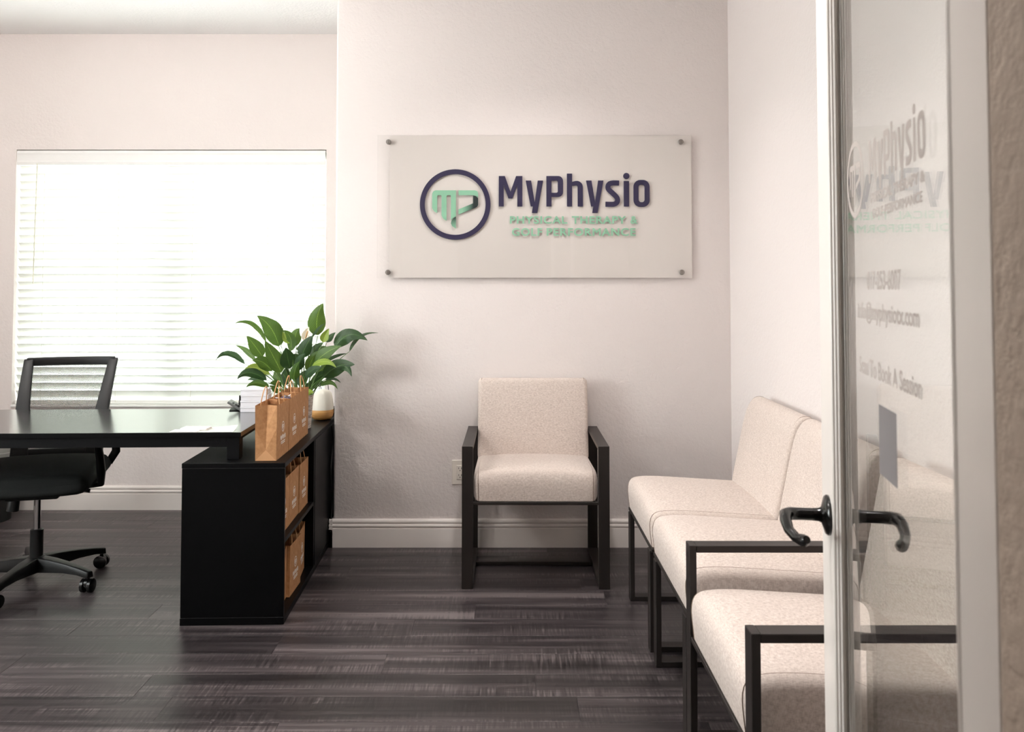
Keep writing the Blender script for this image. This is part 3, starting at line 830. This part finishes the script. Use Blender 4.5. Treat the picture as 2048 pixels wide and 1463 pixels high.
# ================================================================== DIFFUSER, EASEL, POT, PLANT
df = empty('aroma_diffuser', (-.9085, 4.290, chh + .0005)); tag(df, 'white rounded aroma diffuser with a bamboo base at the cabinet end', 'diffuser')
MB().lathe([(.030, 0), (.044, .004), (.053, .018), (.0565, .034), (.0555, .046), (.0550, .049)], 48).build('bamboo_base', 'bamboo', df, smooth=True, angle=60)
MB().lathe([(.0548, .0492), (.0545, .060), (.0525, .086), (.0495, .110), (.0465, .124), (.041, .135), (.031, .142), (.016, .1455), (.004, .146)], 48).build('dome', 'porcelain', df, smooth=True, angle=60)
ez = empty('wire_easel', (-.925, 4.43, chh + .0005)); tag(ez, 'thin black wire display easel behind the diffuser', 'easel')
MB().tube([(-.03, 0, .0), (-.03, .004, .165), (-.028, .005, .172)], .0016, 6).build('wire', 'blackmetal', ez)
MB().tube([(-.03, .002, .142), (.015, -.02, .170), (.015, -.02, .186)], .0016, 6).build('wire', 'blackmetal', ez)
MB().tube([(.03, .0, .0), (.018, -.018, .168)], .0016, 6).build('wire', 'blackmetal', ez)
MB().tube([(0, .07, .0), (-.028, .004, .160)], .0016, 6).build('wire', 'blackmetal', ez)
rt = empty('network_box', (-.885, 4.46, chh + .0005), AX); tag(rt, 'small black box at the far end of the cabinet beside the wall', 'box')
MB().box(-.03, .028, -.03, .05, .002, .034).build('case', 'plastic', rt, .003)
MB().box(-.026, .024, -.0304, -.0300, .010, .016).build('vent', 'slot', rt)
for x in (-.02, .02): MB().box(x - .006, x + .006, -.02, .04, 0, .002).build('foot', 'plastic', rt)
cbl = MB().tube([(-.842, 4.20 + .02 * math.sin(i), .57 - i * .045) for i in range(12)], .0035, 6)
tag(cbl.build('power_cable', 'plastic', smooth=True), 'black power cable hanging in the gap between cabinet and wall', 'cable')

PX, PY, PZ = -.962, 4.03, chh + .0005
pl = empty('potted_peace_lily', (PX, PY, PZ)); tag(pl, 'leafy green peace lily in a whitewashed pot on the black cabinet', 'plant')
MB().lathe([(.052, 0), (.056, .002), (.066, .14), (.068, .150), (.063, .152), (.060, .135)], 36).build('pot', 'pot', pl, smooth=True, angle=50)
MB().lathe([(.002, .1365), (.0595, .134), (.0595, .130), (.002, .130)], 30).build('soil', 'soil', pl)
SC = PY / F_PX
def P3(px, py, dep=0.):
    k = (PY + dep) / F_PX
    return Vector(((px - CX) * k - PX, dep, CAM_H + (571.8 - py) * k - PZ))
def make_leaf(base, ctrl, tip, w, mat, twist=0., fold=.25, root_xy=None, name='leaf', stalk=True):
    """blade along a curved midrib; a stalk runs from the soil to the blade base"""
    n, m_ = 14, 6
    mb = MB(); vs = []; uvs = []
    prev = None
    for i in range(n + 1):
        t = i / n
        p = base * (1 - t) ** 2 + ctrl * 2 * t * (1 - t) + tip * t * t
        d = ((ctrl - base) * (1 - t) + (tip - ctrl) * t).normalized()
        view = Vector((0.22, -1, .25)).normalized()
        side = d.cross(view)
        if side.length < .05: side = Vector((1, 0, 0))
        side.normalize(); nrm = side.cross(d).normalized()
        cq, sq = math.cos(twist), math.sin(twist)
        s2 = side * cq + nrm * sq; n2 = nrm * cq - side * sq
        wd = w * (math.sin(math.pi * min(1, t ** .72)) ** .85) * (1 - .25 * t) * 1.08 + .0006
        for j in range(m_ + 1):
            u = j / m_ - .5
            vs.append(p + s2 * (u * wd) + n2 * (abs(u) * wd * fold * -1 + .02 * wd * math.sin(t * 19 + j)))
            uvs.append((u + .5, t))
    fs = [(i * (m_ + 1) + j, i * (m_ + 1) + j + 1, (i + 1) * (m_ + 1) + j + 1, (i + 1) * (m_ + 1) + j) for i in range(n) for j in range(m_)]
    me = bpy.data.meshes.new(name); me.from_pydata([tuple(v) for v in vs], [], fs)
    uvl = me.uv_layers.new(name='UVMap')
    for lp in me.loops: uvl.data[lp.index].uv = uvs[lp.vertex_index]
    o = link(name, me, mat, pl, smooth=True)
    if stalk:
        a = random.uniform(0, 6.28); r_ = random.uniform(.005, .04)
        rx = max(-.05, min(.05, base.x * .35)); s0 = Vector((rx + math.cos(a) * .012, math.sin(a) * r_, .132))
        mid = s0.lerp(base, .55) + Vector((-(base.x - s0.x) * .18, 0, .02))
        pts = [s0 * (1 - t) ** 2 + mid * 2 * t * (1 - t) + base * t * t for t in [k / 7 for k in range(8)]]
        st = MB().tube(pts, [.0022] * 6 + [.0018, .0012], 6).build('stalk', 'stem', pl, smooth=True)
    return o
LV = [ # blade base, bend, tip (drawing units), width, depth, tone, twist
 ((559, 692), (548, 648), (515, 631), 30, -.02, 'a', .1), ((563, 690), (566, 652), (540, 636), 15, .03, 'a', .9), ((534, 684), (508, 632), (471, 646), 10, .0, 'a', .75),
 ((527, 713), (512, 690), (495, 671), 23, -.03, 'a', .1), ((512, 719), (496, 697), (474, 690), 10, .02, 'a', .3), ((492, 727), (455, 690), (434, 719), 11, .0, 'b', .55),
 ((565, 744), (549, 712), (531, 680), 27, -.05, 'a', 0), ((581, 702), (590, 670), (567, 660), 17, -.02, 'a', .4), ((582, 736), (577, 715), (573, 694), 27, -.04, 'b', -.2),
 ((546, 741), (528, 716), (507, 720), 22, -.05, 'a', .2), ((541, 748), (508, 722), (489, 743), 15, -.03, 'c', .5), ((536, 759), (495, 730), (477, 757), 16, -.05, 'b', .3),
 ((531, 762), (510, 752), (497, 759), 8, .02, 'b', .3), ((541, 773), (512, 756), (495, 773), 11, -.04, 'a', .3), ((565, 772), (553, 760), (542, 765), 10, -.05, 'a', .3), ((560, 785), (548, 772), (541, 770), 9, -.03, 'a', .2),
 ((637, 670), (628, 634), (647, 606), 30, -.01, 'a', 0), ((624, 674), (636, 652), (651, 646), 8, -.03, 'b', .8), ((594, 691), (587, 668), (600, 656), 20, .01, 'a', 0),
 ((655, 684), (660, 672), (672, 664), 12, .03, 'b', .4), ((605, 715), (610, 690), (627, 670), 23, -.03, 'b', .1), ((671, 695), (695, 650), (736, 680), 26, -.02, 'b', .15),
 ((700, 702), (712, 660), (758, 665), 9, .02, 'b', .7), ((632, 724), (652, 700), (684, 691), 21, -.06, 'a', .05), ((652, 722), (672, 708), (695, 706), 7, .02, 'b', .4), ((626, 730), (655, 712), (674, 734), 13, -.09, 'c', .35),
 ((648, 754), (675, 722), (711, 728), 27, -.05, 'b', 0), ((674, 734), (696, 722), (705, 752), 14, -.08, 'b', .2), ((642, 770), (665, 752), (677, 777), 9, .0, 'a', .3), ((652, 758), (670, 750), (683, 764), 6, .03, 'b', .4),
 ((600, 740), (596, 718), (612, 706), 18, -.05, 'b', .3), ((618, 742), (622, 716), (640, 700), 17, -.02, 'a', -.2), ((612, 752), (625, 735), (646, 733), 16, -.07, 'b', .3), ((590, 760), (588, 738), (600, 722), 16, -.04, 'a', .2),
 ((628, 760), (646, 744), (668, 744), 14, .02, 'b', -.2), ((600, 770), (606, 748), (622, 738), 18, .03, 'b', .1), ((576, 768), (570, 750), (576, 732), 18, .02, 'b', 0), ((612, 778), (632, 758), (652, 764), 16, .03, 'b', .2),
 ((596, 700), (604, 692), (616, 694), 12, .03, 'a', .3), ((640, 706), (646, 690), (660, 698), 12, .02, 'a', .3), ((586, 720), (594, 708), (604, 716), 14, .03, 'b', .1), ((560, 762), (552, 748), (556, 736), 14, .03, 'a', .2),
 ((622, 712), (634, 690), (648, 684), 14, .04, 'b', .2), ((606, 790), (618, 778), (629, 784), 12, -.065, 'c', .1), ((636, 744), (654, 730), (670, 728), 12, .04, 'a', .1)]
for bs, ct, tp, w_, dp, tone, tw in LV:
    dz = random.uniform(-.012, .012)
    make_leaf(P3(*bs, dp * .5 + dz), P3(*ct, dp + dz), P3(*tp, dp * 1.4 + dz), w_ * SC * 1.2, 'leaf_' + tone, tw, random.uniform(.12, .35))
for bs, tp, w_, mt in (((610, 681), (619, 653), 16, 'spathe'), ((647, 684), (659, 656), 17, 'leaf_c'), ((580, 686), (566, 662), 14, 'leaf_c')):
    o = make_leaf(P3(*bs, -.02), (P3(*bs, -.02) + P3(*tp, -.02)) / 2 + Vector((-.006, .01, 0)), P3(*tp, -.02), w_ * SC, mt, .1, -.5, name='flower_spathe')
    if mt == 'spathe':
        c = P3(612, 676, -.03); MB().tube([c, c + Vector((.004, -.002, .012)), c + Vector((.009, -.001, .030)), c + Vector((.011, 0, .036))], [.003, .0045, .004, .0015], 8).build('flower_spadix', 'spadix', pl, smooth=True)

# ================================================================== OFFICE CHAIR
oc = empty('office_chair', (-1.965, 3.672, 0), R(13.5))
tag(oc, 'black mesh-back swivel office chair tucked behind the desk', 'office chair')
bs = MB().lathe([(.012, .058), (.042, .060), (.046, .085), (.040, .112), (.030, .118)], 28).build('base_hub', 'plastic', oc, smooth=True, angle=50)
for k in range(5):
    a = R(38.5 - 72 * k); d = Vector((math.cos(a), math.sin(a), 0)); sd = Vector((-d.y, d.x, 0))
    mb = MB(); vs = []
    st = [(.025, .034, .058, .116), (.09, .030, .064, .114), (.17, .025, .070, .106), (.24, .021, .068, .095), (.285, .019, .060, .086), (.292, .016, .058, .084)]
    for r_, hw_, z0, z1 in st:
        for q, z in ((-1, z0), (1, z0), (.72, z1), (-.72, z1)): vs.append(d * r_ + sd * hw_ * q + Vector((0, 0, z)))
    fs = [(i * 4 + j, i * 4 + (j + 1) % 4, (i + 1) * 4 + (j + 1) % 4, (i + 1) * 4 + j) for i in range(len(st) - 1) for j in range(4)] + [(0, 1, 2, 3), (20, 21, 22, 23)]
    leg = mb.add(vs, fs).build('base_leg', 'plastic', oc, .004, 2, smooth=True, angle=50)
    ca_ = R(38.5 - 72 * k + [40, 15, 70, 20, 60][k])
    cst = empty('caster'); cst.parent = oc; cst.location = d * .278; cst.rotation_euler = (0, 0, ca_)
    bpy.data.objects.remove(cst)
    fork = MB(); c0 = d * .278
    ax = Vector((math.cos(ca_), math.sin(ca_), 0)); per = Vector((-ax.y, ax.x, 0))
    fork.tube([c0 + Vector((0, 0, .05)), c0 + Vector((0, 0, .078))], .0075, 10)
    fork.tube([c0 + ax * -.006 + Vector((0, 0, .034)), c0 + ax * .006 + Vector((0, 0, .034))], .022, 14)
    fk = fork.build('caster', 'caster', oc, smooth=True)
    for s in (-1, 1):
        w2 = MB(); c1 = c0 + ax * (s * .0155)
        w2.tube([c1 - ax * .0085 + Vector((0, 0, .0277)), c1 - ax * .006 + Vector((0, 0, .0277)), c1 + ax * .006 + Vector((0, 0, .0277)), c1 + ax * .0085 + Vector((0, 0, .0277))], [.022, .0275, .0275, .022], 22)
        w2.build('wheel', 'caster', fk, smooth=True, angle=50)
MB().lathe([(.0255, .105), (.0255, .226), (.021, .229)], 24).build('lift_cover', 'plastic', oc, smooth=True, angle=40)
MB().lathe([(.0140, .226), (.0140, .375)], 20).build('gas_lift', 'chrome', oc, smooth=True, angle=40)
mb = MB().box(-.10, .10, -.09, .12, .365, .398); mb.build('tilt_mechanism', 'plastic', oc, .008, 2)
MB().tube([(-.06, -.02, .385), (-.08, -.03, .36), (-.085, -.03, .315)], .0235, 12).build('tension_knob', 'plastic', oc, smooth=True, angle=50)
MB().tube([(.06, .0, .385), (.15, .01, .380), (.20, .01, .372)], [.005, .005, .009], 8).build('height_lever', 'plastic', oc, smooth=True)
# seat
prof = smooth_poly([(-.245, .415), (-.262, .440), (-.23, .478), (.0, .482), (.21, .492), (.235, .470), (.22, .425), (.0, .400)], .035, 5)
mb, pr = cushion(prof, .248, .045, .012, lambda y_, z_: (0, 1 if z_ > .46 else -1))
mb.build('seat', 'seatcloth', oc, smooth=True, angle=70)
# arms: loops on both sides
for s in (-1, 1):
    x = s * .262
    front = MB().tube([(s * .20, -.075, .408), (x, -.085, .418), (x + s * .004, -.10, .47), (x + s * .003, -.135, .545), (x, -.165, .606)], [.016, .022, .022, .020, .018], 10, flat=.5)
    front.build('arm_support', 'plastic', oc, smooth=True, angle=60)
    MB().tube([(x, .16, .606), (x + s * .001, .20, .56), (x, .215, .50), (s * .235, .20, .452)], [.018, .018, .018, .016], 10, flat=.55).build('arm_support', 'plastic', oc, smooth=True, angle=60)
    MB().tube([(x, -.185, .598), (x, -.15, .608), (x, .0, .610), (x, .15, .608), (x, .175, .600)], [.016, .022, .023, .022, .014], 12, flat=.5).build('armrest', 'plastic', oc, smooth=True, angle=60)
# backrest: curved frame with mesh
def back_pt(u, v):   # u -1..1 across, v 0..1 up
    w_ = .178 + .012 * v
    return Vector((u * w_ + .02 * v, .285 + .16 * v + .030 * (1 - u * u) * (.6 + .4 * v) - .02 * math.sin(math.pi * v), .475 + .425 * v))
N1 = 26
mb = MB(); vs = []
nu, nv = 16, 14
for j in range(nv + 1):
    for i in range(nu + 1): vs.append(back_pt(-1 + 2 * i / nu, j / nv))
mb.add(vs, [(j * (nu + 1) + i, j * (nu + 1) + i + 1, (j + 1) * (nu + 1) + i + 1, (j + 1) * (nu + 1) + i) for j in range(nv) for i in range(nu)])
mb.build('back_mesh', 'backmesh', oc, smooth=True, angle=80)
for s in (-1, 1):
    pts = [back_pt(s, j / 12) for j in range(13)]
    mb = MB(); vs = []
    for j, p in enumerate(pts):
        inw = .074 - .034 * j / 12
        for dx, dy in ((0, -.012), (-s * inw, -.008), (-s * inw, .008), (0, .014)): vs.append(p + Vector((dx + s * .012, dy, 0)))
    mb.add(vs, [(i * 4 + j, i * 4 + (j + 1) % 4, (i + 1) * 4 + (j + 1) % 4, (i + 1) * 4 + j) for i in range(12) for j in range(4)] + [(0, 1, 2, 3), (48, 49, 50, 51)])
    mb.build('back_upright', 'plastic', oc, .004, 2, smooth=True, angle=50)
for v, h_ in ((.978, .023), (.03, .03)):
    mb = MB(); vs = []
    for i in range(17):
        p = back_pt(-1 + 2 * i / 16, v)
        for dy, dz in ((-.010, -h_), (.012, -h_), (.012, h_ * .7), (-.010, h_ * .7)): vs.append(p + Vector((0, dy, dz)))
    mb.add(vs, [(i * 4 + j, i * 4 + (j + 1) % 4, (i + 1) * 4 + (j + 1) % 4, (i + 1) * 4 + j) for i in range(16) for j in range(4)] + [(0, 1, 2, 3), (64, 65, 66, 67)])
    mb.build('back_crossbar', 'plastic', oc, .004, 2, smooth=True, angle=50)
MB().tube([(0, .05, .392), (0, .22, .388), (0, .30, .42), (0, .325, .50)], [.022, .024, .026, .026], 10, flat=.5).build('back_bracket', 'plastic', oc, smooth=True, angle=60)

# ================================================================== BIN
bn = empty('waste_bin', (-2.755, 4.66, 0)); tag(bn, 'dark round waste bin with a liner under the desk by the wall', 'bin')
MB().lathe([(.105, 0), (.110, .003), (.138, .335), (.146, .338), (.146, .358), (.140, .362), (.134, .352), (.108, .01), (.01, .008)], 36).build('bucket', 'binplastic', bn, smooth=True, angle=40)
MB().lathe([(.1475, .318), (.1490, .345), (.147, .3645), (.139, .3665), (.132, .345), (.125, .20), (.122, .20), (.130, .345), (.138, .3635), (.1458, .3625), (.1475, .345), (.1463, .318)], 40).build('liner', 'linerfilm', bn, smooth=True, angle=60)

# ================================================================== GLASS DOOR (open into the room)
ANG = math.atan2(.9833, .1822)
dr = empty('door_1', (.381, .6835, 0), ANG)
tag(dr, 'white glazed door standing open beside the row of chairs', None, None, 'structure')
DW, DT = .800, .034
g0, g1, gz0, gz1 = .0955, .693, .26, 1.90
dz0, dz1 = .008, 2.035
MB().box(.002, g0, -DT, 0, dz0, dz1).build('stile', 'door', dr, .0015, 1)
MB().box(g1, DW, -DT, 0, dz0, dz1).build('stile', 'door', dr, .0015, 1)
MB().box(g0, g1, -DT + .0002, -.0002, dz0, gz0).build('bottom_rail', 'door', dr)
MB().box(g0, g1, -DT + .0002, -.0002, gz1, dz1).build('top_rail', 'door', dr)
bd = [(0, .003), (-.004, .0035), (-.007, .001), (-.008, -.005), (-.012, -.0055), (-.0145, -.009), (-.0145, -.014), (-.018, -.015), (-.0205, -.019), (-.0205, -.028), (.004, -.028), (.004, -.0005)]
bd = [(a * .62, b * .42 if b < 0 else b * .6) for a, b in bd]
MB().extrude_z([(g1 + a, b) for a, b in bd], gz0, gz1).build('glazing_bead', 'door', dr, smooth=True, angle=35)
MB().extrude_z([(g0 - a, b) for a, b in bd], gz0, gz1).build('glazing_bead', 'door', dr, smooth=True, angle=35)
bd2 = [(a, -DT - b if False else -DT + (-b) * .4) for a, b in bd]
MB().box(g1 - .007, g1, -DT - .001, -.018, gz0, gz1).build('glazing_bead', 'door', dr, .003, 2)
MB().box(g0, g0 + .007, -DT - .001, -.018, gz0, gz1).build('glazing_bead', 'door', dr, .003, 2)
MB().box(g0 - .001, g1 + .001, -.0175, -.0120, gz0 + .001, gz1 - .001).build('glass_pane', 'doorglass', dr)
for z in (.25, 1.05, 1.85):
    MB().tube([(-.001, -.034, z - .045), (-.001, -.034, z + .045)], .005, 10).build('hinge', 'gloss_black', dr, smooth=True, angle=50)
MB().box(DW - .0005, DW + .0012, -.029, -.005, .80, .94).build('latch_plate', 'steel', dr)
HX, HZ = DW - .060, .873
for s in (1, -1):
    y0 = 0 if s > 0 else -DT
    h = MB()
    prof = [(.0315, 0), (.0318, .003), (.0295, .006), (.020, .0088), (.0125, .0115), (.0105, .016), (.0100, .024)]
    h.lathe(prof, 32)
    hd = h.build('door_handle', 'gloss_black', dr, smooth=True, angle=40)
    hd.rotation_euler = (R(-90 * s), 0, 0); hd.location = (HX, y0, HZ)
    # lever in the handle's local frame: local z = away from the door, local x = along the door
    yv = -1 if s > 0 else 1           # local y that points down
    dn = lambda d: d * (1 if s > 0 else -1)
    pts = [(0, 0, .02), (0, 0, .045), (-.001, 0, .060), (-.010, 0, .0675), (-.028, dn(.004), .070), (-.052, dn(.013), .068), (-.075, dn(.019), .060), (-.094, dn(.017), .052), (-.102, dn(.013), .049)]
    MB().tube(pts, [.0098, .0098, .0104, .0105, .0092, .0078, .0078, .0094, .006], 14).build('lever', 'gloss_black', hd, smooth=True, angle=60)
# lettering on the glass, read from the hallway side of the open leaf
DG = (-.0118)
def on_glass(name, me, xleft, z):
    o = link(name, me, 'decal', dr); o.rotation_euler = (0, 0, R(180)); o.location = (xleft, DG, z); return o
kd = .258 / 1240
wm = outline_mesh([[((x - 727) * kd, -(y_ - 406) * kd * 1.08) for x, y_ in p] for g in LETTERS for p in g], .0001, 'wordmark_decal')
on_glass('wordmark_decal', wm, .476, 1.375)
kr = .109 / 580
ring = outline_mesh([[((x - 79) * kr, -(y_ - 389) * kr) for x, y_ in p] for g in (RING, MARK_M, MARK_TIP, MARK_BAR, MARK_P) for p in g], .0001, 'logo_decal')
on_glass('logo_decal', ring, .618, 1.3915)
for nm, body, xl, wd, z, hh, bold in (('tagline_decal', 'PHYSICAL THERAPY &', .466, .246, 1.3485, .0132, .04), ('tagline_decal', 'GOLF PERFORMANCE', .460, .230, 1.328, .0122, .03),
                            ('phone_decal', '817-253-6007', .495, .172, 1.2353, .0245, .02), ('email_decal', 'info@myphysiotx.com', .557, .307, 1.189, .030, .02),
                            ('booking_decal', 'Scan To Book A Session', .552, .307, 1.120, .0235, .02)):
    on_glass(nm, text_mesh(body, wd, hh, .0002, bold), xl, z)
st = MB().box(0, .087, -.0002, 0, 0, .087).mesh('sticker'); o = on_glass('window_sticker', st, .440, 1.003)
o.data.materials.clear(); o.data.materials.append(M['sticker'])

# ================================================================== CEILING LAMPS
def downlight(x, y_, power, color, label, spot=True):
    e = empty('recessed_light', (x, y_, CEIL)); tag(e, label, 'ceiling light', 'recessed ceiling lights')
    MB().lathe([(.060, -.001), (.075, -.001), (.082, -.004), (.078, -.007), (.060, -.005)], 32).build('trim_ring', 'lamp_rim', e, smooth=True)
    MB().lathe([(.002, -.0015), (.059, -.0015), (.059, -.003), (.002, -.003)], 28).build('lens', 'lamp_glow', e)
    l = bpy.data.lights.new('lamp_beam', 'SPOT'); l.energy = power; l.color = color; l.spot_size = R(125); l.spot_blend = .9; l.shadow_soft_size = .06
    o = bpy.data.objects.new('lamp_beam', l); COL.objects.link(o); o.parent = e; o.location = (0, 0, -.02)
downlight(.10, 3.42, 34, (1, .955, .93), 'recessed ceiling light in front of the sign wall')
downlight(.10, 1.7, 78, (1, .955, .93), 'recessed ceiling light above the row of chairs')
downlight(-1.75, 3.75, 22, (1, .955, .93), 'recessed ceiling light above the black desk')
downlight(0.0, -.9, 3, (1, .90, .80), 'recessed ceiling light in the hallway')
e = empty('fill_dome_light', (-2.1, 2.7, CEIL)); tag(e, 'unseen white dome lamp added to brighten the ceiling in front of the desk', 'ceiling light')  # out-of-view fill lamp, added as an uplight for ceiling and walls
MB().lathe([(.13, -.03), (.135, -.028), (.135, 0.), (.10, 0.)], 36).build('canopy', 'lamp_rim', e, smooth=True)
MB().lathe([(.128, -.031), (.120, -.055), (.095, -.080), (.055, -.096), (.004, -.100)], 36).build('shade', 'lamp_glow', e, smooth=True)
l = bpy.data.lights.new('fill_bulb', 'POINT'); l.energy = 34; l.color = (1, .955, .92); l.shadow_soft_size = .10
o = bpy.data.objects.new('fill_bulb', l); COL.objects.link(o); o.parent = e; o.location = (0, 0, -.215)
